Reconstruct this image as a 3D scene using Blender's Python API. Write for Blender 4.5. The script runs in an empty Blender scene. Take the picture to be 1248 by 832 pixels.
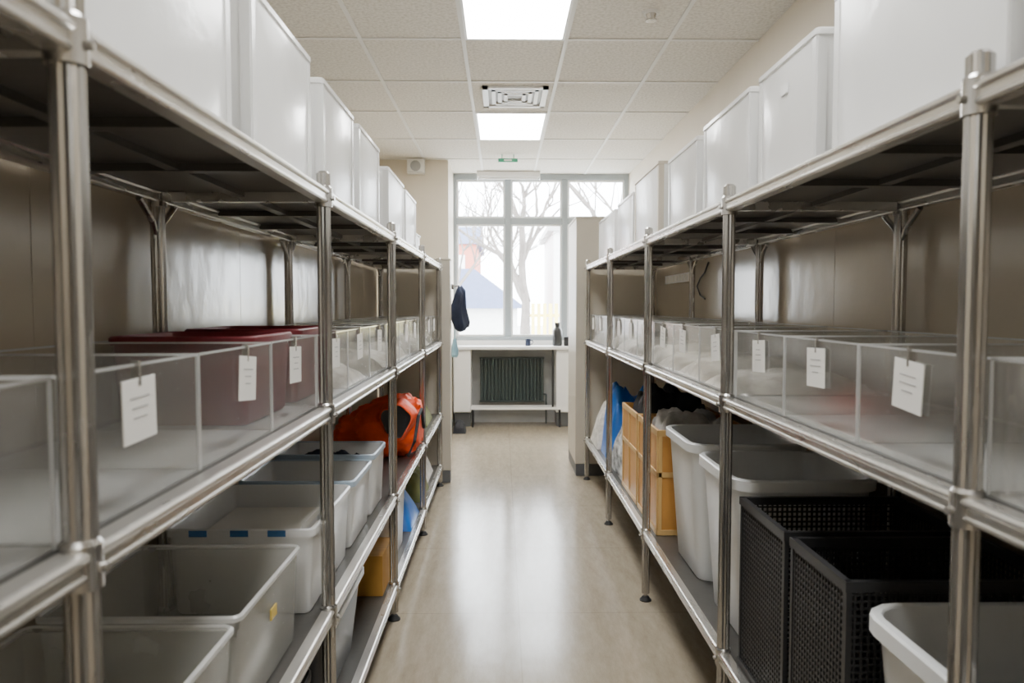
import bpy, math, random
from mathutils import Vector, Matrix, noise
random.seed(7)
R = math.radians
scene = bpy.context.scene

# ------------------------------------------------------------ materials
def nm(name):
    m = bpy.data.materials.new(name); m.use_nodes = True
    nt = m.node_tree
    return m, nt, nt.nodes, nt.links

def pm(name, col, rough=0.5, metal=0.0, var=0.08, scale=6.0, bump=0.0, bscale=60.0,
       trans=0.0, stretch=(1,1,1), rvar=0.0, spec=0.5, emis=0.0, coat=0.0):
    m, nt, N, L = nm(name)
    p = N['Principled BSDF']
    p.inputs['Roughness'].default_value = rough
    p.inputs['Metallic'].default_value = metal
    p.inputs['Specular IOR Level'].default_value = spec
    p.inputs['Coat Weight'].default_value = coat
    tc = N.new('ShaderNodeTexCoord'); mp = N.new('ShaderNodeMapping')
    mp.inputs['Scale'].default_value = stretch
    L.new(tc.outputs['Object'], mp.inputs['Vector'])
    nz = N.new('ShaderNodeTexNoise'); nz.inputs['Scale'].default_value = scale
    nz.inputs['Detail'].default_value = 4
    L.new(mp.outputs[0], nz.inputs['Vector'])
    cr = N.new('ShaderNodeValToRGB')
    cr.color_ramp.elements[0].position = 0.3
    cr.color_ramp.elements[1].position = 0.7
    cr.color_ramp.elements[0].color = tuple(max(0, c*(1-var)) for c in col)+(1,)
    cr.color_ramp.elements[1].color = tuple(min(1, c*(1+var)) for c in col)+(1,)
    L.new(nz.outputs['Fac'], cr.inputs['Fac'])
    L.new(cr.outputs[0], p.inputs['Base Color'])
    if rvar > 0:
        mr = N.new('ShaderNodeMapRange')
        mr.inputs['From Min'].default_value = 0.3; mr.inputs['From Max'].default_value = 0.7
        mr.inputs['To Min'].default_value = max(0.02, rough-rvar); mr.inputs['To Max'].default_value = rough+rvar
        L.new(nz.outputs['Fac'], mr.inputs['Value']); L.new(mr.outputs[0], p.inputs['Roughness'])
    if bump > 0:
        n2 = N.new('ShaderNodeTexNoise'); n2.inputs['Scale'].default_value = bscale
        n2.inputs['Detail'].default_value = 5
        L.new(mp.outputs[0], n2.inputs['Vector'])
        b = N.new('ShaderNodeBump'); b.inputs['Strength'].default_value = bump
        b.inputs['Distance'].default_value = 0.01
        L.new(n2.outputs['Fac'], b.inputs['Height']); L.new(b.outputs[0], p.inputs['Normal'])
    if trans > 0:
        out = N['Material Output']
        tb = N.new('ShaderNodeBsdfTranslucent'); mx = N.new('ShaderNodeMixShader')
        L.new(cr.outputs[0], tb.inputs['Color'])
        mx.inputs[0].default_value = trans
        L.new(p.outputs[0], mx.inputs[1]); L.new(tb.outputs[0], mx.inputs[2])
        L.new(mx.outputs[0], out.inputs['Surface'])
    return m

def clear(name, tint, opac, dcol, rough=0.08, gl=0.10, fres=0.45):
    """see-through plastic: transparent + a little diffuse haze + fresnel gloss"""
    m, nt, N, L = nm(name)
    N.remove(N['Principled BSDF']); out = N['Material Output']
    t = N.new('ShaderNodeBsdfTransparent'); t.inputs[0].default_value = tint+(1,)
    a = t
    if opac > 0:
        d = N.new('ShaderNodeBsdfDiffuse'); d.inputs[0].default_value = dcol+(1,)
        tr = N.new('ShaderNodeBsdfTranslucent'); tr.inputs[0].default_value = dcol+(1,)
        md = N.new('ShaderNodeMixShader'); md.inputs[0].default_value = 0.45
        L.new(d.outputs[0], md.inputs[1]); L.new(tr.outputs[0], md.inputs[2])
        nz = N.new('ShaderNodeTexNoise'); nz.inputs['Scale'].default_value = 9; nz.inputs['Detail'].default_value = 5
        tc = N.new('ShaderNodeTexCoord'); L.new(tc.outputs['Object'], nz.inputs['Vector'])
        mr = N.new('ShaderNodeMapRange'); mr.inputs['From Min'].default_value = .2; mr.inputs['From Max'].default_value = .8
        mr.inputs['To Min'].default_value = opac*0.9; mr.inputs['To Max'].default_value = min(1, opac*1.12)
        L.new(nz.outputs['Fac'], mr.inputs['Value'])
        a = N.new('ShaderNodeMixShader')
        L.new(mr.outputs[0], a.inputs[0]); L.new(t.outputs[0], a.inputs[1]); L.new(md.outputs[0], a.inputs[2])
    g = N.new('ShaderNodeBsdfGlossy'); g.inputs['Roughness'].default_value = rough
    lw = N.new('ShaderNodeLayerWeight'); lw.inputs['Blend'].default_value = 0.25
    mu = N.new('ShaderNodeMath'); mu.operation = 'MULTIPLY_ADD'
    mu.inputs[1].default_value = fres; mu.inputs[2].default_value = gl*0.5
    L.new(lw.outputs['Fresnel'], mu.inputs[0])
    b = N.new('ShaderNodeMixShader')
    L.new(mu.outputs[0], b.inputs[0]); L.new(a.outputs[0], b.inputs[1]); L.new(g.outputs[0], b.inputs[2])
    L.new(b.outputs[0], out.inputs['Surface'])
    return m

def emit(name, col, s):
    m, nt, N, L = nm(name)
    N.remove(N['Principled BSDF']); out = N['Material Output']
    e = N.new('ShaderNodeEmission'); e.inputs[0].default_value = col+(1,); e.inputs[1].default_value = s
    L.new(e.outputs[0], out.inputs['Surface'])
    return m

M = {}
M['steel'] = pm('brushed_steel', (0.50,0.485,0.46), 0.24, 0.92, 0.12, 20, 0.05, 200, stretch=(1,1,.1), rvar=.06)
M['rim'] = pm('shelf_rim_steel', (0.66,0.645,0.61), 0.28, 0.82, 0.08, 12, 0.05, 90, stretch=(1,.15,1), rvar=.07)
M['deck'] = pm('shelf_deck_grey', (0.10,0.095,0.087), 0.34, 0.4, 0.12, 8, 0.04, 60)
M['foot'] = pm('black_rubber', (0.02,0.02,0.02), 0.6)
M['wall'] = pm('wall_paint_beige', (0.64,0.575,0.47), 0.6, 0, 0.03, 3, 0.08, 120)
M['gloss'] = pm('gloss_taupe_paint', (0.38,0.325,0.25), 0.20, 0, 0.03, 2.5, 0.22, 9, stretch=(1,1,.8))
M['part'] = pm('partition_laminate', (0.56,0.515,0.43), 0.4, 0, 0.03, 4)
M['grey'] = pm('grey_paint', (0.34,0.34,0.33), 0.5)
M['base'] = pm('dark_skirting', (0.11,0.115,0.12), 0.5)
M['white'] = pm('white_laminate', (0.84,0.84,0.83), 0.35, 0, 0.02)
M['tote'] = pm('milky_white_plastic', (0.95,0.95,0.94), 0.22, 0, 0.015, 5, 0.15, 14, trans=0.34, rvar=.06)
M['tote_b'] = pm('beige_card_plastic', (0.66,0.60,0.50), 0.45, 0, 0.05, 5)
M['bluerim'] = pm('pale_blue_rim', (0.50,0.62,0.74), 0.3, 0, 0.04, 5)
M['acryl'] = clear('clear_acrylic', (0.96,0.96,0.95), 0.085, (0.85,0.83,0.8), 0.16, 0.06, .24)
M['acryl_edge'] = clear('acrylic_edge', (0.9,0.9,0.9), 0.5, (0.93,0.93,0.91), 0.1, 0.3)
M['frost'] = clear('frosted_polypropylene', (0.96,0.96,0.94), 0.25, (0.95,0.95,0.92), 0.2, 0.10, .3)
M['frostrim'] = clear('frosted_rim', (0.94,0.94,0.92), 0.75, (0.93,0.93,0.91), 0.25, 0.12, .3)
M['paper'] = pm('paper_label', (0.88,0.86,0.81), 0.7, 0, 0.02)
M['ink'] = pm('ink_grey', (0.42,0.41,0.40), 0.8)
M['maroon'] = pm('maroon_plastic', (0.15,0.012,0.018), 0.5, 0, 0.2, 9, 0.1, 30)
M['fluff'] = pm('white_stuffing', (0.66,0.63,0.58), 0.95, 0, 0.22, 20, 0.9, 45)
M['stripe'] = pm('black_white_sacking', (0.42,0.42,0.41), 0.8, 0, 0.95, 7, 0.7, 20, stretch=(1,1,3))
M['sack'] = pm('grey_white_sacking', (0.50,0.49,0.47), 0.8, 0, 0.45, 9, 0.9, 25)
M['greycl'] = pm('grey_fabric', (0.28,0.26,0.23), 0.9, 0, 0.4, 12, 0.6, 35)
M['black'] = pm('black_plastic', (0.02,0.02,0.021), 0.4, 0, 0.1)
M['mesh'] = pm('black_mesh_plastic', (0.022,0.022,0.023), 0.42, 0, 0.1)
M['blackcl'] = pm('black_fabric', (0.02,0.022,0.028), 0.8, 0, 0.3, 10, 0.6, 30)
M['navy'] = pm('navy_fabric', (0.012,0.02,0.05), 0.8, 0, 0.3, 10, 0.6, 30)
M['orange'] = pm('orange_nylon', (0.90,0.075,0.006), 0.5, 0, 0.25, 9, 1.0, 12)
M['blue'] = pm('blue_plastic', (0.015,0.16,0.60), 0.35, 0, 0.15, 8, 0.3, 15)
M['lblue'] = pm('pale_blue_fabric', (0.35,0.6,0.72), 0.8, 0, 0.15, 8, 0.3, 15)
M['olive'] = pm('olive_fabric', (0.16,0.17,0.06), 0.9, 0, 0.3, 8, 0.5, 25)
M['amber'] = pm('amber_plastic', (0.60,0.29,0.07), 0.4, 0, 0.12, 7, 0.05, 40)
M['tan'] = pm('tan_plastic', (0.68,0.44,0.17), 0.4, 0, 0.1, 7)
M['wood'] = pm('golden_cardboard', (0.50,0.26,0.05), 0.6, 0, 0.12, 7, stretch=(1,6,1))
M['wpl'] = pm('white_bin_plastic', (0.88,0.89,0.885), 0.28, 0, 0.02, 5, trans=0.14)
M['green'] = pm('exit_green', (0.02,0.30,0.16), 0.4)
M['rad'] = pm('radiator_dark_green', (0.03,0.045,0.043), 0.4)
M['winf'] = pm('window_frame_grey', (0.30,0.335,0.36), 0.4, 0, 0.03)
M['tbar'] = pm('ceiling_grid_white', (0.74,0.73,0.69), 0.5, 0, 0.02)
M['brass'] = pm('yellow_sticker', (0.7,0.5,0.08), 0.4)
M['bluetape'] = pm('blue_tape', (0.06,0.20,0.48), 0.5)
M['panel'] = emit('led_panel', (1.0,1.0,0.985), 34.0)
M['bark'] = pm('bark', (0.15,0.13,0.115), 0.9, 0, 0.2)
M['ground'] = pm('pavement', (0.5,0.5,0.5), 0.9)
M['redw'] = pm('pink_brick', (0.50,0.17,0.12), 0.9, 0, 0.1, 30)
M['roof'] = pm('slate_roof', (0.07,0.09,0.17), 0.8)
M['offw'] = pm('render_white', (0.7,0.7,0.69), 0.9)
M['yel'] = pm('pale_yellow_fence', (0.75,0.62,0.18), 0.8)

# ceiling tile
m, nt, N, L = nm('ceiling_tile'); p = N['Principled BSDF']; p.inputs['Roughness'].default_value = .9
tc = N.new('ShaderNodeTexCoord'); nz = N.new('ShaderNodeTexNoise'); nz.inputs['Scale'].default_value = 55; nz.inputs['Detail'].default_value = 6
L.new(tc.outputs['Object'], nz.inputs['Vector'])
cr = N.new('ShaderNodeValToRGB'); cr.color_ramp.elements[0].position = .35; cr.color_ramp.elements[1].position = .6
cr.color_ramp.elements[0].color = (0.58,0.545,0.475,1); cr.color_ramp.elements[1].color = (0.74,0.705,0.635,1)
L.new(nz.outputs['Fac'], cr.inputs[0]); L.new(cr.outputs[0], p.inputs['Base Color'])
bp = N.new('ShaderNodeBump'); bp.inputs['Strength'].default_value = .3; bp.inputs['Distance'].default_value = .003
L.new(nz.outputs['Fac'], bp.inputs['Height']); L.new(bp.outputs[0], p.inputs['Normal'])
M['tile'] = m

# floor
m, nt, N, L = nm('vinyl_floor'); p = N['Principled BSDF']
tc = N.new('ShaderNodeTexCoord')
br = N.new('ShaderNodeTexBrick'); br.inputs['Scale'].default_value = 1.0
br.offset = 0.0; br.inputs['Mortar Size'].default_value = 0.003; br.inputs['Brick Width'].default_value = 1.8
br.inputs['Row Height'].default_value = 0.9
br.inputs['Color1'].default_value = (1,1,1,1); br.inputs['Color2'].default_value = (.97,.97,.97,1); br.inputs['Mortar'].default_value = (.78,.76,.74,1)
L.new(tc.outputs['Object'], br.inputs['Vector'])
n1 = N.new('ShaderNodeTexNoise'); n1.inputs['Scale'].default_value = 6.0; n1.inputs['Detail'].default_value = 10; n1.inputs['Roughness'].default_value = .8
mp = N.new('ShaderNodeMapping'); mp.inputs['Scale'].default_value = (3.5,.8,1)
L.new(tc.outputs['Object'], mp.inputs[0]); L.new(mp.outputs[0], n1.inputs['Vector'])
cr = N.new('ShaderNodeValToRGB'); cr.color_ramp.elements[0].position = .3; cr.color_ramp.elements[1].position = .7
cr.color_ramp.elements[0].color = (0.285,0.235,0.165,1); cr.color_ramp.elements[1].color = (0.425,0.365,0.28,1)
L.new(n1.outputs['Fac'], cr.inputs[0])
mx = N.new('ShaderNodeMix'); mx.data_type = 'RGBA'; mx.blend_type = 'MULTIPLY'; mx.inputs[0].default_value = 1
L.new(cr.outputs[0], mx.inputs[6]); L.new(br.outputs['Color'], mx.inputs[7]); L.new(mx.outputs[2], p.inputs['Base Color'])
p.inputs['Roughness'].default_value = .16
n3 = N.new('ShaderNodeTexNoise'); n3.inputs['Scale'].default_value = 9; n3.inputs['Detail'].default_value = 6
L.new(tc.outputs['Object'], n3.inputs['Vector'])
bp = N.new('ShaderNodeBump'); bp.inputs['Strength'].default_value = .18; bp.inputs['Distance'].default_value = .004
L.new(n3.outputs['Fac'], bp.inputs['Height']); L.new(bp.outputs[0], p.inputs['Normal'])
M['floor'] = m

# ------------------------------------------------------------ mesh builder
def rrect(cx, cy, hx, hy, r, z, n=4):
    r = min(r, hx*.98, hy*.98); pts = []
    for (sx, sy, a0) in ((1,1,0),(-1,1,90),(-1,-1,180),(1,-1,270)):
        for i in range(n+1):
            a = R(a0+90*i/n)
            pts.append((cx+sx*(hx-r)+r*math.cos(a), cy+sy*(hy-r)+r*math.sin(a), z))
    return pts

class B:
    def __init__(s): s.v=[]; s.f=[]; s.m=[]
    def box(s, x0,x1,y0,y1,z0,z1, mi=0, rot=None, piv=None):
        o=len(s.v)
        P=[(x0,y0,z0),(x1,y0,z0),(x1,y1,z0),(x0,y1,z0),(x0,y0,z1),(x1,y0,z1),(x1,y1,z1),(x0,y1,z1)]
        if rot is not None:
            c=Vector(piv) if piv is not None else Vector(((x0+x1)/2,(y0+y1)/2,(z0+z1)/2))
            P=[tuple(rot@(Vector(q)-c)+c) for q in P]
        s.v+=P
        for f in ((0,3,2,1),(4,5,6,7),(0,1,5,4),(1,2,6,5),(2,3,7,6),(3,0,4,7)):
            s.f.append(tuple(o+i for i in f)); s.m.append(mi)
    def loft(s, loops, mi=0, cap0=True, cap1=True, mis=None):
        o=len(s.v); n=len(loops[0])
        for l in loops: s.v+=[tuple(q) for q in l]
        for k in range(len(loops)-1):
            for i in range(n):
                j=(i+1)%n
                s.f.append((o+k*n+i,o+k*n+j,o+(k+1)*n+j,o+(k+1)*n+i)); s.m.append(mis[k] if mis else mi)
        if cap0: s.f.append(tuple(o+i for i in reversed(range(n)))); s.m.append(mis[0] if mis else mi)
        if cap1: s.f.append(tuple(o+(len(loops)-1)*n+i for i in range(n))); s.m.append(mis[-1] if mis else mi)
    def cyl(s, p0,p1,r0,r1=None,n=12,mi=0,flute=0.0):
        if r1 is None: r1=r0
        p0=Vector(p0);p1=Vector(p1);d=(p1-p0).normalized()
        a=Vector((1,0,0)) if abs(d.x)<.9 else Vector((0,1,0))
        u=d.cross(a).normalized(); w=d.cross(u)
        L_=[]
        for p_,r in ((p0,r0),(p1,r1)):
            L_.append([p_+ (u*math.cos(2*math.pi*i/n)+w*math.sin(2*math.pi*i/n))*(r*(1-flute*(i%2))) for i in range(n)])
        s.loft(L_,mi)
    def tube(s, pts, r, n=8, mi=0):
        pts=[Vector(q) for q in pts]; loops=[]
        for i,q in enumerate(pts):
            d=(pts[min(i+1,len(pts)-1)]-pts[max(i-1,0)]).normalized()
            a=Vector((0,0,1)) if abs(d.z)<.9 else Vector((1,0,0))
            u=d.cross(a).normalized(); w=d.cross(u)
            rr=r[i] if isinstance(r,(list,tuple)) else r
            loops.append([q+(u*math.cos(2*math.pi*k/n)+w*math.sin(2*math.pi*k/n))*rr for k in range(n)])
        s.loft(loops,mi)
    def obj(s, name, mats, parent=None, smooth=30, bevel=0.0):
        xs=[q[0] for q in s.v]; ys=[q[1] for q in s.v]; zs=[q[2] for q in s.v]
        c=Vector(((min(xs)+max(xs))/2,(min(ys)+max(ys))/2,min(zs)))
        me=bpy.data.meshes.new(name)
        me.from_pydata([tuple(Vector(q)-c) for q in s.v],[],s.f)
        for mt in mats: me.materials.append(mt)
        for i,pg in enumerate(me.polygons): pg.material_index=s.m[i]
        me.update()
        if smooth:
            me.shade_smooth(); me.set_sharp_from_angle(angle=R(smooth))
        ob=bpy.data.objects.new(name,me); ob.location=c
        scene.collection.objects.link(ob)
        if parent is not None:
            ob.parent=parent; ob.matrix_parent_inverse=Matrix.Translation(-parent.location)
        if bevel>0:
            bv=ob.modifiers.new('bevel','BEVEL'); bv.width=bevel; bv.segments=2; bv.limit_method='ANGLE'; bv.angle_limit=R(40)
        return ob

def empty(name, loc):
    e=bpy.data.objects.new(name,None); e.location=loc; e.empty_display_size=.1
    scene.collection.objects.link(e); return e

# ------------------------------------------------------------ room shell
CEIL=2.95; XL=-1.35; XR=1.5; YW=8.8; YB=-2.2
def one(name, mats, *boxes, bevel=0):
    b=B()
    for q in boxes: b.box(*q)
    return b.obj(name,mats,bevel=bevel,smooth=0 if bevel==0 else 30)
one('floor',[M['floor']],(XL-.1,XR+.1,YB-.1,YW+.1,-.1,0))
one('ceiling',[M['tile']],(XL-.1,XR+.1,YB-.1,YW+.1,CEIL,CEIL+.1))
one('wall_left',[M['wall']],(XL-.1,XL,YB,YW,0,CEIL))
one('wall_right',[M['wall']],(XR,XR+.1,YB,YW,0,CEIL))
one('wall_front',[M['wall']],(XL,XR,YB-.1,YB,0,CEIL))
SILL=.98
one('wall_back',[M['grey']],(-.575,XR,YW,YW+.1,0,SILL))
one('wall_nook',[M['wall']],(XL,-.575,7.97,YW+.1,0,CEIL))
one('baseboard_nook',[M['base']],(XL,-.575,7.958,7.97,0,.1),(-.575,-.563,7.958,8.43,0,.1))
one('baseboard_right',[M['base']],(XR-.012,XR,YB,YW,0,.1))
one('baseboard_left',[M['base']],(XL,XL+.012,YB,7.95,0,.1))

# ceiling grid
xl=[-.825,-.225,.375,.975]
yl=[-1.6,-.76,.10,.96,1.74,2.6,3.48,4.38,5.20,6.0,6.98,7.92]
b=B()
for x in xl: b.box(x-.012,x+.012,YB,YW,CEIL-.006,CEIL)
for y in yl: b.box(XL,XR,y-.012,y+.012,CEIL-.0062,CEIL)
b.obj('trim_ceiling_grid',[M['tbar']],smooth=0)

def panel(y0,y1):
    b=B(); x0,x1=-.213,.363
    b.box(x0+.015,x1-.015,y0+.027,y1-.027,CEIL-.009,CEIL-.003,0)
    for q in ((x0,x1,y0+.012,y0+.027),(x0,x1,y1-.027,y1-.012),(x0,x0+.015,y0+.027,y1-.027),(x1-.015,x1,y0+.027,y1-.027)):
        b.box(*q,CEIL-.012,CEIL-.001,1)
    b.obj('ceiling_light_panel',[M['panel'],M['white']],smooth=0)
for a,c in ((-1.6,-.76),(.96,1.74),(3.48,4.38),(6.0,6.98)): panel(a,c)
# roller blind cassette above the window
b=B(); b.box(-.28,.43,8.60,8.70,2.885,2.945,0); b.cyl((-.27,8.65,2.875),(.42,8.65,2.875),.018,n=14); b.box(-.29,-.28,8.59,8.71,2.86,2.949,0); b.box(.43,.44,8.59,8.71,2.86,2.949,0)
b.obj('roller_blind',[M['white']],bevel=.003)

# air vent
b=B(); vx0,vx1,vy0,vy1=-.14,.33,5.30,5.82
z0=CEIL-.018
for q in ((vx0,vx1,vy0,vy0+.04),(vx0,vx1,vy1-.04,vy1),(vx0,vx0+.04,vy0,vy1),(vx1-.04,vx1,vy0,vy1)): b.box(*q,z0,CEIL-.001,0)
b.box(vx0+.04,vx1-.04,vy0+.04,vy1-.04,CEIL-.004,CEIL-.001,1)
for i in range(3):
    o=.065+.045*i
    for q in ((vx0+o,vx1-o,vy0+o,vy0+o+.028),(vx0+o,vx1-o,vy1-o-.028,vy1-o),(vx0+o,vx0+o+.028,vy0+o,vy1-o),(vx1-o-.028,vx1-o,vy0+o,vy1-o)):
        b.box(*q,z0+.002,CEIL-.006,0)
b.obj('ceiling_air_vent',[M['white'],M['grey']],smooth=0)
b=B(); b.cyl((.79,3.98,CEIL-.012),(.79,3.98,CEIL),.042,.05,20); b.cyl((.79,3.98,CEIL-.04),(.79,3.98,CEIL-.012),.018,.028,16,1); b.cyl((.79,3.98,CEIL-.046),(.79,3.98,CEIL-.04),.03,.03,16,1)
b.obj('fire_sprinkler',[M['tbar'],M['steel']])
b=B(); b.box(-1.0,-.82,7.86,7.965,2.79,2.95-.01,0); b.cyl((-.91,7.845,2.865),(-.91,7.862,2.865),.055,.055,20,1); b.box(-.985,-.835,7.853,7.862,2.80,2.805,1)
b.obj('loudspeaker',[M['tbar'],M['grey']],bevel=.006)
b=B(); b.box(-.04,.16,7.66,7.68,2.87,2.905,0); b.cyl((-.0,7.67,2.9),(-.0,7.67,CEIL),.004); b.cyl((.12,7.67,2.9),(.12,7.67,CEIL),.004)
b.box(.02,.10,7.656,7.66,2.88,2.895,1)
b.obj('exit_sign',[M['green'],M['white']],smooth=0)

# ------------------------------------------------------------ window
win=empty('window_1',(.44,YW,SILL))
b=B(); wy0,wy1=YW-.01,YW+.07
def fr(x0,x1,z0,z1,y0=wy0,y1=wy1): b.box(x0,x1,y0,y1,z0,z1,0)
fr(-.575,-.54,SILL,CEIL); fr(1.45,XR,SILL,CEIL); fr(-.54,1.45,CEIL-.07,CEIL); fr(-.54,1.45,SILL,SILL+.05)
fr(.035,.105,SILL+.05,CEIL-.07); fr(.71,.775,SILL+.05,CEIL-.07)
PN=((-.54,.035),(.105,.71),(.775,1.45))
for (a,c) in PN: fr(a,c,2.36,2.43)
b.obj('frame',[M['winf']],win,bevel=.004)
b=B()
for (a,c) in PN:
    for (d,e) in ((SILL+.05,2.36),(2.43,CEIL-.07)):
        t=.024
        for q in ((a,c,d,d+t),(a,c,e-t,e),(a,a+t,d+t,e-t),(c-t,c,d+t,e-t)): b.box(q[0],q[1],YW+.01,YW+.05,q[2],q[3],0)
b.obj('sashes',[M['white']],win,bevel=.003)
glass=clear('window_glass',(0.98,0.99,0.99),0.0,(0.9,0.9,0.9),0.02,0.03,.1)
b=B()
for (a,c) in PN:
    for (d,e) in ((SILL+.05,2.36),(2.43,CEIL-.07)):
        o=len(b.v); b.v+=[(a,YW+.03,d),(c,YW+.03,d),(c,YW+.03,e),(a,YW+.03,e)]; b.f.append((o,o+1,o+2,o+3)); b.m.append(0)
b.obj('glass',[glass],win,smooth=0)
one('trim_window_sill',[M['white']],(-.573,XR-.002,YW-.03,YW-.012,.932,SILL+.005))

# window counter with cupboards
ct=empty('window_counter',(.4,8.6,0))
b=B(); b.box(-.56,XR-.005,8.40,YW-.012,.895,.93,0)
b.obj('worktop',[M['white']],ct,bevel=.004)
b=B()
b.box(-.56,-.36,8.45,YW-.012,.17,.893,0); b.box(-.55,-.37,8.438,8.45,.18,.885,0)
b.box(.62,XR-.02,8.45,YW-.012,.17,.893,0)
for q in ((.625,.9),(.905,1.18),(1.185,1.46)): b.box(q[0],q[1],8.438,8.45,.18,.885,0)
b.box(-.55,-.37,8.5,YW-.012,0,.17,1); b.box(.63,XR-.03,8.5,YW-.012,0,.17,1)
b.obj('cupboards',[M['white'],M['base']],ct,bevel=.003)
b=B()
b.box(-.36,.68,8.42,8.60,.205,.235,0)
for x in (-.34,.66):
    for y in (8.44,8.58): b.cyl((x,y,0),(x,y,.206),.012,n=8,mi=1)
for x in (.58,): b.cyl((x,8.43,.235),(x,8.43,.895),.011,n=8,mi=1)
b.obj('low_shelf',[M['white'],M['foot']],ct)
# radiator
b=B(); rx0,rx1=-.26,.49
b.box(rx0,rx1,8.70,8.75,.27,.78,0)
n=18
for i in range(n):
    x=rx0+(i+.5)*(rx1-rx0)/n
    b.box(x-.013,x+.013,8.645,8.70,.28,.77,0)
b.box(rx0-.005,rx1+.005,8.64,8.755,.775,.79,0); b.box(rx0-.005,rx1+.005,8.64,8.755,.262,.277,0)
b.cyl((rx1+.03,8.70,0),(rx1+.03,8.70,.35),.01,n=8,mi=0); b.cyl((rx1,8.70,.35),(rx1+.03,8.70,.35),.01,n=8,mi=0)
b.cyl((rx0+.05,8.75,.6),(rx0+.05,8.795,.6),.012,n=8); b.cyl((rx1-.05,8.75,.6),(rx1-.05,8.795,.6),.012,n=8)
b.obj('radiator',[M['rad']],bevel=.003)

def bottle(name,x,y,z,r,h,mat):
    b=B(); prof=[(r*.9,0),(r,.01),(r,h*.62),(r*.75,h*.74),(r*.5,h*.8),(r*.5,h*.88),(r*.58,h*.88),(r*.58,h)]
    b.loft([[(x+q*math.cos(2*math.pi*i/20),y+q*math.sin(2*math.pi*i/20),z+hh) for i in range(20)] for q,hh in prof])
    return b.obj(name,[mat])
bottle('drinks_bottle',.64,8.55,.931,.055,.27,M['black'])
def mug(x,y,z,r,h,mat):
    b=B(); prof=[(r*.92,0),(r,.008),(r,h),(r-.005,h),(r-.005,.01)]
    b.loft([[(x+q*math.cos(2*math.pi*i/20),y+q*math.sin(2*math.pi*i/20),z+hh) for i in range(20)] for q,hh in prof])
    b.tube([(x+r-.003,y,z+h*.8),(x+r+.022,y,z+h*.75),(x+r+.028,y,z+h*.5),(x+r+.02,y,z+h*.28),(x+r-.003,y,z+h*.22)],.005)
    return b.obj('mug',[mat])
mug(.76,8.55,.931,.045,.10,M['black']); mug(.30,8.56,.931,.03,.08,M['navy'])

# ------------------------------------------------------------ partitions
b=B(); b.box(.60,XR-.013,6.0,6.67,.1,2.1,0); b.box(.605,XR-.013,6.005,6.665,0,.1,1); b.box(.594,XR-.013,5.994,6.676,2.1,2.118,0)
b.obj('tall_storage_cabinet',[M['part'],M['base']],bevel=.004)
b=B(); b.box(-.965,-.405,5.775,5.90,.1,1.75,0); b.box(-.96,-.41,5.78,5.895,0,.1,1); b.box(-.97,-.40,5.77,5.905,1.75,1.765,0)
b.obj('partition_end_panel',[M['part'],M['base']],bevel=.004)
b=B()
ys=[-2.15,-.9,.33,1.55,2.77,3.99,5.2,5.77]
for i in range(len(ys)-1): b.box(-1.01,-.975,ys[i]+.0006,ys[i+1]-.0006,.0,1.74,0)
b.obj('partition_backing_panels',[M['gloss']],bevel=.001)
b=B()
for i in range(len(ys)-1): b.box(1.25,1.285,ys[i]+.0006,(ys[i+1] if i<6 else 5.97)-.0006,.0,1.74,0)
b.obj('partition_backing_panels',[M['gloss']],bevel=.001)

# ------------------------------------------------------------ shelving
def rack(xf, xb, posts, shelves, y0, y1):
    s = 1 if xf>0 else -1
    e=empty('metal_shelving_rack',((xf+xb)/2,(y0+y1)/2,0))
    TOP=1.755
    b=B()
    for y in posts:
        for x in (xf,xb):
            b.cyl((x,y,.035),(x,y,TOP),.019,n=24,flute=.13)
            b.cyl((x,y,TOP),(x,y,TOP+.006),.017,.012,n=16)
            b.cyl((x,y,.012),(x,y,.036),.008,n=10)
            b.cyl((x,y,.006),(x,y,.022),.026,.014,n=20,mi=1); b.cyl((x,y,0),(x,y,.006),.028,n=20,mi=1)
            for z in shelves:
                b.cyl((x,y,z-.045),(x,y,z+.006),.0235,n=20)
                b.cyl((x,y,z+.006),(x,y,z+.012),.0235,.0195,n=20)
                b.cyl((x-s*.021,y,z-.022),(x-s*.031,y,z-.022),.006,n=8)
                b.cyl((x,y-.021,z-.022),(x,y-.031,z-.022),.005,n=8)
    b.obj('posts',[M['steel'],M['foot']],e,smooth=25)
    for z in shelves:
        b=B()
        for x in (xf,xb):
            b.box(x-.014,x+.014,y0,y1,z-.034,z+.001,0)
            b.cyl((x-s*.012,y0,z-.006),(x-s*.012,y1,z-.006),.0075,n=10)
            b.cyl((x-s*.012,y0,z-.029),(x-s*.012,y1,z-.029),.005,n=10)
        for y in posts:
            lo,hi=sorted((xf,xb)); b.box(lo,hi,y-.012,y+.012,z-.032,z-.006,0)
        b.obj('shelf_frame',[M['rim']],e,smooth=30)
        b=B(); lo,hi=sorted((xf+s*.014,xb-s*.014))
        b.box(lo,hi,y0,y1,z-.005,z,0)
        ps=posts
        for i in range(len(ps)-1):
            for k in (1,2):
                y=ps[i]+(ps[i+1]-ps[i])*k/3
                b.box(lo,hi,y-.015,y+.015,z-.022,z-.005,0)
        xm=(lo+hi)/2; b.box(xm-.015,xm+.015,y0,y1,z-.02,z-.005,0)
        b.obj('shelf_deck',[M['deck']],e,smooth=0)
    b=B(); z=shelves[0]-.035
    for y in posts:
        for d in (-1,1):
            b.tube([(xb,y,z-.10),(xb,y+d*.03,z-.05),(xb,y+d*.10,z)],.009,n=8)
    b.obj('gussets',[M['steel']],e)
    return e

PL=[-.38,.84,2.02,3.24,4.46,5.68]; PR=[-.16,1.06,2.22,3.44,4.66,5.88]
rack(-.483,-.93,PL,[1.71,1.122,.56,.16],-.38,5.70)
rack(.681,1.20,PR,[1.715,1.122,.337],-.16,5.90)

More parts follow.
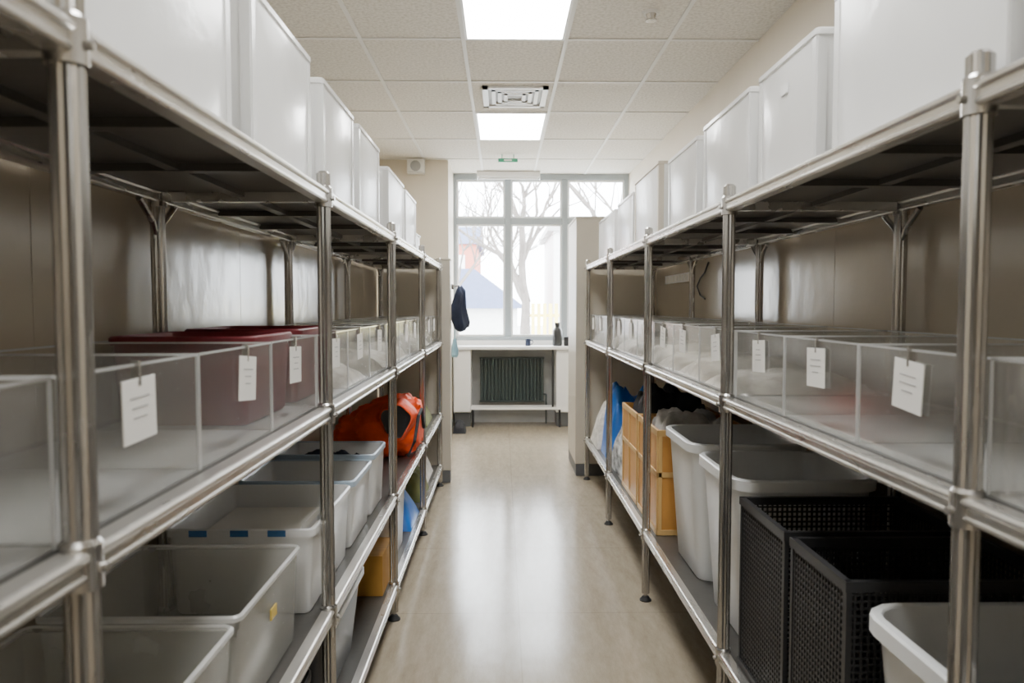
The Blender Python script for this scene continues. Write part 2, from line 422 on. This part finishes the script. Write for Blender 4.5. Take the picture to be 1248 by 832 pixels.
# ------------------------------------------------------------ totes
def tote(name,x0,x1,y0,y1,z0,h,mats,taper=.015,rim=.01,rimh=.03,r=.03,th=.004,plate=0,grip=False,posts=False,parent=None,tape=False):
    """open tub: tapered wall, folded rim, hollow inside.  mats=(wall, rim)"""
    cx,cy=(x0+x1)/2,(y0+y1)/2; hx,hy=(x1-x0)/2-rim,(y1-y0)/2-rim
    b=B(); z0+=.0008; zt=z0+h; f=1-rimh/h
    loops=[rrect(cx,cy,hx-taper-.006,hy-taper-.006,r*.8,z0),rrect(cx,cy,hx-taper,hy-taper,r,z0+.008),
           rrect(cx,cy,hx-taper*(1-f),hy-taper*(1-f),r,zt-rimh),
           rrect(cx,cy,hx+rim,hy+rim,r+rim,zt-rimh),rrect(cx,cy,hx+rim,hy+rim,r+rim,zt-.004),rrect(cx,cy,hx+rim-.004,hy+rim-.004,r+rim,zt),
           rrect(cx,cy,hx-th+.003,hy-th+.003,r,zt),rrect(cx,cy,hx-th,hy-th,r,zt-.004),
           rrect(cx,cy,hx-taper-th,hy-taper-th,r*.9,z0+.012)]
    b.loft(loops,mis=[0,0,1,1,1,1,1,0])
    s=-1 if cx<0 else 1
    if posts:   # moulded corner ribs
        for sx in (-1,1):
            for sy in (-1,1):
                X=cx+sx*(hx-.002); Y=cy+sy*(hy-.002)
                b.box(min(X,X-sx*.022),max(X,X-sx*.022),min(Y-sy*.002,Y+sy*.003),max(Y-sy*.002,Y+sy*.003),z0+.01,zt-rimh,1)
                b.box(min(X-sx*.002,X+sx*.003),max(X-sx*.002,X+sx*.003),min(Y,Y-sy*.022),max(Y,Y-sy*.022),z0+.01,zt-rimh,1)
    if plate:
        fx=cx-s*(hx+.0015); z=zt-rimh-.07
        b.box(fx-.0015,fx+.0015,cy-.02,cy+.02,z-.012,z+.012,2)
    if tape:
        for x in (cx-.11,cx+.0,cx+.10):
            b.box(x-.024,x+.024,y0-.0015,y0,zt-rimh+.002,zt-.003,2)
    if grip:
        for sy in (y0+.004,y1-.004):
            b.tube([(cx-.06,sy,zt-rimh-.001),(cx-.06,sy,zt-rimh-.03),(cx+.06,sy,zt-rimh-.03),(cx+.06,sy,zt-rimh-.001)],.006,n=8,mi=1)
    return b.obj(name,list(mats),parent,smooth=35)

TM=(M['tote'],M['tote'],M['white'])
TK=dict(taper=.003,rim=.004,rimh=.016,r=.008,posts=True)
for (a,c,h) in ((-.30,.12,.34),(.16,.66,.35),(.72,1.42,.35),(1.53,2.0,.345),(2.13,2.57,.335),(2.66,3.10,.335),(3.34,3.86,.31),(3.93,4.40,.30)):
    tote('plastic_storage_tote',-.905,-.505,a,c,1.71,h,TM,**TK)
tote('small_storage_box',-.80,-.53,4.62,4.85,1.71,.14,TM,taper=.006,rim=.004,rimh=.012,r=.015)
for (a,c,h) in ((-.05,.44,.33),(.50,.98,.33),(1.04,1.60,.345),(1.68,2.06,.31),(2.13,2.62,.31),(2.70,3.17,.30),(4.02,4.55,.30),(4.66,5.42,.29)):
    tote('plastic_storage_tote',.705,1.165,a,c,1.715,h,TM,plate=(1.1<a<2),**TK)
tote('plastic_storage_tote',.705,1.165,3.36,3.97,1.715,.34,(M['tote'],M['tote_b'],M['white']),**TK)

# ------------------------------------------------------------ heaps and acrylic bins
def heap(name,x0,x1,y0,y1,z,h,mat,seed=0,n=22,rough=1.0,freq=7,parent=None,flat=4):
    b=B(); idx={}
    for i in range(n+1):
        for j in range(n+1):
            u=2*i/n-1; v=2*j/n-1
            e=(1-abs(u)**flat)*(1-abs(v)**flat)
            x=x0+(x1-x0)*i/n; y=y0+(y1-y0)*j/n
            q=Vector((x*freq,y*freq,seed*3.7))
            nn=.5+.5*noise.fractal(q,.9,2.1,4)
            rd=1-abs(noise.noise(q*1.3+Vector((9,3,1))))
            hh=h*(e**.6)*(1-rough*.55+rough*.55*(.6*nn+.4*rd))
            dx=.012*noise.noise(q*2)*e
            idx[(i,j)]=len(b.v); b.v.append((x+dx,y,z+max(.0008,hh)))
    for i in range(n):
        for j in range(n):
            b.f.append((idx[(i,j)],idx[(i+1,j)],idx[(i+1,j+1)],idx[(i,j+1)])); b.m.append(0)
    o=len(b.v); b.v+=[(x0,y0,z),(x1,y0,z),(x1,y1,z),(x0,y1,z)]; b.f.append((o+3,o+2,o+1,o)); b.m.append(0)
    return b.obj(name,[mat],parent,smooth=180)

def abin(xf,xb,y0,y1,z,h,content,seed):
    s=1 if xf>0 else -1
    e=empty('acrylic_display_bin',((xf+xb)/2,(y0+y1)/2,z+.001))
    z=z+.001; lo,hi=sorted((xf,xb)); b=B(); zt=z+h
    def quad(P):
        o=len(b.v); b.v+=P; b.f.append(tuple(range(o,o+4))); b.m.append(0)
    quad([(xf,y0,z),(xf,y1,z),(xf,y1,zt),(xf,y0,zt)])
    quad([(xb,y0,z),(xb,y1,z),(xb,y1,zt),(xb,y0,zt)])
    quad([(lo,y0,z),(hi,y0,z),(hi,y0,zt),(lo,y0,zt)])
    quad([(lo,y1,z),(hi,y1,z),(hi,y1,zt),(lo,y1,zt)])
    b.obj('walls',[M['acryl']],e,smooth=0)
    b=B(); t=.002
    for x in (xf,xb): b.box(x-t,x+t,y0,y1,zt-.002,zt+.002,0)
    for y in (y0,y1): b.box(lo,hi,y-t,y+t,zt-.0018,zt+.0018,0); b.box(xf-t,xf+t,y-t,y+t,z,zt-.002,0)
    b.box(lo,hi,y0,y1,z,z+.003,0)
    b.obj('edges_and_base',[M['acryl_edge']],e,smooth=0)
    yc=(y0+y1)/2+random.uniform(-.03,.03); x=xf-s*.006
    rot=Matrix.Rotation(R(random.uniform(-6,6)),3,'X')
    b=B(); zc=zt-.058; pv=(x,yc,zc)
    b.box(x-.001,x+.001,yc-.046,yc+.046,zc-.047,zc+.040,0,rot,pv)
    for k in range(3):
        w=random.uniform(.012,.028); zz=zc+.014-k*.014
        b.box(x-s*.0013-.0003,x-s*.0013+.0003,yc-w,yc+w,zz-.0010,zz+.0010,1,rot,pv)
    b.box(min(x-.002,x+s*.010),max(x+.002,x+s*.010),yc-.003,yc+.003,zc+.03,zt+.006,2)
    b.obj('label_card',[M['paper'],M['ink'],M['steel']],e,smooth=0)
    if content is not None:
        mat,hf=content
        if mat=='tray':
            tote('contents',lo+.015,hi-.05,y0+.02,y1-.02,z+.004,h*hf,(M['maroon'],M['maroon']),taper=.01,rim=.008,rimh=.02,r=.02,parent=e)
        else:
            heap('contents',lo+.012,hi-.012,y0+.012,y1-.012,z+.0035,h*hf,mat,seed,parent=e,freq=11)

def bins(xf,xb,posts,z,h,contents):
    k=0
    for i in range(len(posts)-1):
        a=posts[i]; c=posts[i+1]
        w=(c-a-.01)/3
        for j in range(3):
            y0=a+.005+w*j
            abin(xf,xb,y0+.003,y0+w-.003,z,h,contents.get(k),k); k+=1
G=lambda f:(M['greycl'],f)
F=lambda f:(M['fluff'],f)
bins(-.508,-.90,PL,1.122,.195,{1:G(.4),5:('tray',1.04),6:('tray',1.06),7:F(.4),8:G(.5),9:F(.4),10:F(.5),11:G(.5),12:F(.5),13:F(.5),14:G(.5)})
bins(.706,1.165,PR,1.122,.200,{6:F(.35),7:F(.45),8:F(.4),9:F(.5),10:G(.5),11:F(.5),12:F(.5),13:G(.5),14:F(.5)})

# ------------------------------------------------------------ low left shelf
FM=(M['frost'],M['frostrim'],M['brass'])
def plow(a,c,h=.235,**k): return tote('clear_storage_tote',-.905,-.505,a,c,.56,h,FM,taper=.010,rim=.006,rimh=.012,r=.015,th=.003,**k)
plow(-.30,.30); plow(.36,.90); plow(.95,1.385); plow(1.40,1.84,.24,plate=1)
WT=dict(taper=.012,rim=.006,rimh=.022,r=.018)
tote('white_storage_tote',-.905,-.505,1.96,2.46,.56,.24,(M['tote'],M['tote'],M['bluetape']),tape=True,**WT)
WB=(M['tote'],M['bluerim'],M['white'])
tote('white_storage_tote',-.905,-.505,2.50,2.86,.56,.24,WB,**WT)
tote('white_storage_tote',-.905,-.505,2.90,3.20,.56,.25,WB,**WT)
heap('navy_textile_pile',-.875,-.535,2.93,3.17,.575,.25,M['navy'],3,flat=8)
heap('grey_textile_pile',-.87,-.54,2.55,2.82,.575,.14,M['greycl'],5)
b=B(); z=.575
for k in range(9):
    o=random.uniform(-.008,.008); h=random.uniform(.010,.024)
    b.box(-.87+o,-.60+o,2.01+o,2.40+o,z,z+h,k%2); z+=h+.0008
b.obj('paper_file_stack',[M['paper'],M['white']],bevel=.001)

# orange carrier bag: slumped crumpled sack with round black mouth
bag=empty('orange_carrier_bag',(-.68,4.15,.561))
b=B(); loops=[]
n=84; K=34; zm=.5615
for k in range(K+1):
    t=2*k/K-1; f=max(.12,(1-abs(t)**3.2))**.42; y=4.165+.24*t
    L_=[]
    for i in range(n):
        a=2*math.pi*i/n; ca,sa=math.cos(a),math.sin(a)
        x=math.copysign(abs(ca)**.85,ca)*.235*f; zz=math.copysign(abs(sa)**.85,sa)*.165*f
        if zz>0: zz*= .22+.78*max(0,min(1,(x+.20)/.30))
        q=Vector((-.685+x,y,.725+zz))
        rd=1-2*abs(noise.noise(Vector((q.x*8,q.y*8,q.z*6))))
        r2=1-2*abs(noise.noise(Vector((q.x*19+4,q.y*17,q.z*19))))
        q+=Vector((ca,-.4,sa))*(.040*rd*f-.016+.018*r2)
        q.x=max(-.935,min(q.x,-.458)); q.z=max(q.z,zm+.00005*k); L_.append(q)
    loops.append(L_)
b.loft(loops); b.obj('body',[M['orange']],bag,smooth=38)
b=B(); cx,cz,cy=-.565,.785,3.89
def oval(rx,rz,y,n=32,e=.009): return [(cx+(rx+e*math.sin(3*2*math.pi*i/n))*math.cos(2*math.pi*i/n),y+.014*math.sin(2*2*math.pi*i/n+1),cz+(rz+e*math.cos(5*2*math.pi*i/n))*math.sin(2*math.pi*i/n)) for i in range(n)]
b.loft([oval(.10,.11,cy+.11),oval(.085,.094,cy+.015),oval(.080,.085,cy),oval(.076,.081,cy+.000),oval(.074,.079,cy+.006),oval(.066,.07,cy+.010)],mis=[0,0,0,1,1])
b.obj('mouth',[M['orange'],M['black']],bag,smooth=60)
b=B(); b.tube([(-.50,3.89,.60),(-.465,3.90,.68),(-.455,4.0,.80),(-.452,4.12,.82),(-.452,4.22,.70)],.009)
b.obj('strap',[M['blackcl']],bag)
heap('dark_textile_pile',-.88,-.52,4.55,5.0,.561,.22,M['blackcl'],21); heap('olive_textile_pile',-.86,-.52,5.05,5.5,.561,.20,M['olive'],22)

# ------------------------------------------------------------ bottom left shelf
tote('black_storage_tub',-.90,-.50,2.12,2.70,.16,.29,(M['black'],M['wpl']),taper=.03,rim=.014,rimh=.02,r=.05,grip=True)
tote('black_storage_tub',-.90,-.50,1.30,1.95,.16,.28,(M['black'],M['black']),taper=.03,rim=.014,rimh=.02,r=.05)
tote('white_storage_tote',-.90,-.505,3.42,3.85,.16,.31,TM,**WT)
b=B(); b.box(-.86,-.51,3.10,3.36,.1612,.335,0); b.box(-.70,-.66,3.099,3.361,.335,.3365,1); b.box(-.70,-.66,3.098,3.10,.22,.336,1)
b.obj('cardboard_box',[M['wood'],M['tan']],bevel=.003)
heap('blue_plastic_bag',-.80,-.50,4.0,4.4,.161,.27,M['blue'],31,flat=2.5,freq=6)
heap('olive_textile_pile',-.84,-.50,4.6,5.0,.161,.24,M['olive'],32); heap('white_textile_pile',-.84,-.52,5.05,5.5,.161,.22,M['fluff'],33)

# ------------------------------------------------------------ right low shelf
Z=.337
WM=(M['wpl'],M['wpl'],M['wpl'])
def wb(a,c,h): return tote('white_plastic_bin',.705,1.165,a,c,Z,h,WM,taper=.035,rim=.016,rimh=.035,r=.06,th=.006)
wb(.25,.92,.46); wb(.96,1.44,.47); wb(2.20,2.68,.53); wb(2.73,3.22,.54)
def crate(y0,y1,h):
    x0,x1=.702,1.165; z0=Z+.0008; zt=z0+h; b=B(); t=.012
    b.box(x0+.008,x1-.008,y0+.008,y1-.008,z0,z0+.008)
    for x in (x0,x1-t):
        for y in (y0,y1-t): b.box(x,x+t,y,y+t,z0,zt)
    for (za,zb) in ((zt-.022,zt),(z0,z0+.02)):
        b.box(x0-.003,x0+t,y0-.003,y1+.003,za,zb); b.box(x1-t,x1+.003,y0-.003,y1+.003,za,zb)
        b.box(x0+t,x1-t,y0-.003,y0+t,za,zb); b.box(x0+t,x1-t,y1-t,y1+.003,za,zb)
    p=.0145; w=.0024
    def run(a,c):
        n=int((c-a)/p); return [a+(c-a)*(k+.5)/n for k in range(n)]
    for x in (x0+.005,x1-.005):
        for y in run(y0+t,y1-t): b.box(x-w,x+w,y-w,y+w,z0+.02,zt-.022)
        for z in run(z0+.02,zt-.022): b.box(x-w*.6,x+w*.6,y0+t,y1-t,z-w,z+w)
    for y in (y0+.005,y1-.005):
        for x in run(x0+t,x1-t): b.box(x-w,x+w,y-w,y+w,z0+.02,zt-.022)
        for z in run(z0+.02,zt-.022): b.box(x0+t,x1-t,y-w*.6,y+w*.6,z-w,z+w)
    b.obj('black_mesh_crate',[M['mesh']],smooth=0)
crate(1.47,1.76,.50); crate(1.80,2.14,.50)
def acrate(y0,y1,h,mat):
    x0,x1=.718,1.15; b=B(); z0=Z+.0008; zt=z0+h; t=.012
    b.box(x0,x1,y0,y1,z0,z0+.01)
    b.box(x0,x0+.006,y0,y1,z0,zt); b.box(x1-.006,x1,y0,y1,z0,zt); b.box(x0,x1,y0,y0+.006,z0,zt); b.box(x0,x1,y1-.006,y1,z0,zt)
    for (za,zb) in ((zt-.03,zt),(z0,z0+.025),(z0+h*.55,z0+h*.6)):
        b.box(x0-.006,x0,y0-.006,y1+.006,za,zb,1); b.box(x0-.006,x1+.006,y0-.006,y0,za,zb,1); b.box(x1,x1+.006,y0,y1,za,zb,1); b.box(x0,x1,y1,y1+.006,za,zb,1)
    for y in (y0,(y0+y1)/2,y1-.018): b.box(x0-.006,x0,y,y+.018,z0+.025,zt-.03,1)
    for k in range(3):
        x=x0+(x1-x0-.018)*k/2; b.box(x,x+.018,y0-.006,y0,z0+.025,zt-.03,1)
    b.obj('amber_plastic_crate',[mat,M['tan']],bevel=.0015)
acrate(3.36,3.84,.49,M['amber']); acrate(3.88,4.34,.49,M['amber'])
heap('grey_textile_pile',.735,1.13,3.38,3.82,.36,.60,M['sack'],41,flat=10,rough=.8)
heap('black_textile_bag',.735,1.13,3.90,4.32,.36,.64,M['blackcl'],42,flat=10,rough=.8)
heap('striped_plastic_sack',.722,1.10,4.42,4.98,Z+.001,.40,M['stripe'],43,flat=3)
heap('blue_plastic_bag',.722,1.12,5.02,5.36,Z+.001,.56,M['blue'],47,flat=5)
heap('white_textile_pile',.70,1.10,5.40,5.84,Z+.001,.40,M['fluff'],45,flat=3)

# ------------------------------------------------------------ coat
coat=empty('hanging_coat',(-.36,5.98,1.1))
b=B(); loops=[]
for k,(z,rx,ry) in enumerate(((1.20,.035,.05),(1.21,.055,.075),(1.25,.066,.09),(1.31,.068,.09),(1.37,.058,.085),(1.45,.045,.07),(1.51,.034,.05),(1.55,.012,.02))):
    L_=[]
    for i in range(32):
        a=2*math.pi*i/32; w=1+.16*math.sin(a*5+k*.5)+.05*math.sin(a*9)
        L_.append((-.345+.012*math.sin(k*1.3)+rx*w*math.cos(a),6.01+ry*w*math.sin(a),z+.015*math.sin(a*2+1)))
    loops.append(L_)
b.loft(loops); b.obj('body',[M['navy']],coat,smooth=70)
b=B(); b.cyl((-.404,6.01,1.55),(-.345,6.01,1.56),.005); b.cyl((-.404,6.01,1.53),(-.404,6.01,1.57),.012,n=10)
b.box(-.43,-.408,5.90,6.03,1.52,1.58)
b.obj('hook',[M['steel']],coat)
heap('black_boots',-.54,-.40,8.0,8.2,0.0,.16,M['blackcl'],51,flat=3)
b=B(); loops=[]
for k,(z,rx) in enumerate(((.98,.02),(1.0,.03),(1.05,.028),(1.09,.02),(1.13,.012))):
    loops.append([(-.385+rx*math.cos(2*math.pi*i/16),5.99+rx*1.3*math.sin(2*math.pi*i/16),z) for i in range(16)])
b.loft(loops); b.cyl((-.385,5.99,1.12),(-.385,5.99,1.2),.004); b.obj('cloth',[M['lblue']],coat)

b=B(); b.tube([(1.243,4.45,1.66),(1.235,4.50,1.60),(1.240,4.62,1.57),(1.236,4.68,1.52),(1.243,4.62,1.46),(1.238,4.50,1.44)],.005,mi=2)
b.box(1.236,1.249,4.80,5.60,1.56,1.62,1)
for k in range(8): b.box(1.232,1.236,4.85+.09*k,4.90+.09*k,1.57,1.61,0)
b.obj('cable_trunking',[M['paper'],M['white'],M['black']])

# ------------------------------------------------------------ outside
one('ground_outside',[M['ground']],(-30,40,YW+.3,70,-.6,-.5))
rnd=random.Random(5)
b=B()
def branch(p,d,l,r,lev):
    pts=[p]; q=p.copy(); dd=d.copy(); n=4
    for i in range(n):
        dd=(dd+Vector((rnd.uniform(-.16,.16),rnd.uniform(-.16,.16),rnd.uniform(-.03,.12)))).normalized()
        q=q+dd*(l/n); pts.append(q.copy())
    b.tube(pts,[r*(1-.45*i/n) for i in range(n+1)],n=6 if lev<3 else 4)
    if lev>=5: return
    for i in range(3):
        k=rnd.choice((2,3,4)) if i else 4
        ax=Vector((rnd.uniform(-1,1),rnd.uniform(-1,1),rnd.uniform(-.3,.5))).normalized()
        nd=(dd*1.0+ax*.75).normalized()
        branch(pts[k],nd,l*rnd.uniform(.62,.82),r*.60*(1.0 if i==0 else .85),lev+1)
branch(Vector((.35,13.5,-.5)),Vector((-.02,0,1)),2.0,.16,0)
b.obj('bare_tree',[M['bark']],smooth=60)
b=B()
branch(Vector((-3.0,21.5,-.5)),Vector((.1,0,1)),2.4,.16,1)
b.obj('bare_tree',[M['bark']],smooth=60)
b=B()
branch(Vector((4.2,25.5,-.5)),Vector((-.05,0,1)),3.4,.2,1)
b.obj('bare_tree',[M['bark']],smooth=60)
b=B(); b.box(-6,-1.2,34,42,-.5,4.2,0)
for x in (-3.6,-2.4):
    for z in (1.2,2.8): b.box(x,x+.7,33.95,34.0,z,z+.9,1)
b.loft([[(-6.2,33.8,4.2),(-1.0,33.8,4.2),(-1.0,42.2,4.2),(-6.2,42.2,4.2)],[(-6.2,37.9,5.4),(-1.0,37.9,5.4),(-1.0,38.1,5.4),(-6.2,38.1,5.4)]],2)
b.obj('brick_house',[M['redw'],M['offw'],M['roof']],smooth=0)
b=B(); b.box(-3.4,.5,24,29,-.5,1.3,0)
b.loft([[(-3.7,23.7,1.3),(.8,23.7,1.3),(.8,29.3,1.3),(-3.7,29.3,1.3)],[(-3.4,26.3,2.7),(-1.0,26.3,2.7),(-1.0,26.7,2.7),(-3.4,26.7,2.7)]],1)
b.box(-2.4,-1.4,23.96,24.0,-.1,.9,2)
b.obj('low_house',[M['offw'],M['roof'],M['grey']],smooth=0)
b=B(); x=.6
while x<4.5:
    b.box(x,x+.09,19.0,19.03,-.5,1.45,0); x+=.15
b.box(.6,4.5,19.03,19.06,0,.08,0); b.box(.6,4.5,19.03,19.06,1.1,1.18,0)
b.obj('picket_fence',[M['yel']],smooth=0)
b=B(); b.box(2.5,9,36,44,-.5,5,0); b.box(2.2,9.3,35.8,44.2,5,5.3,1)
for x in (3.2,5,6.8): b.box(x,x+1,35.95,36,1.6,3,1)
b.obj('rendered_house',[M['offw'],M['grey']],smooth=0)

# ------------------------------------------------------------ world
w=bpy.data.worlds.new('overcast_sky'); scene.world=w; w.use_nodes=True
bg=w.node_tree.nodes['Background']; bg.inputs[0].default_value=(0.9,0.95,1.0,1); bg.inputs[1].default_value=23

# ------------------------------------------------------------ camera
cam=bpy.data.cameras.new('camera'); co=bpy.data.objects.new('camera',cam); scene.collection.objects.link(co)
cam.sensor_width=36; cam.lens=25.96; co.location=(0,0,1.4)
co.rotation_euler=(R(90-2.8),0,R(-.764))
cam.dof.use_dof=True; cam.dof.focus_distance=3.3; cam.dof.aperture_fstop=4.2
cam.clip_start=.02
scene.camera=co
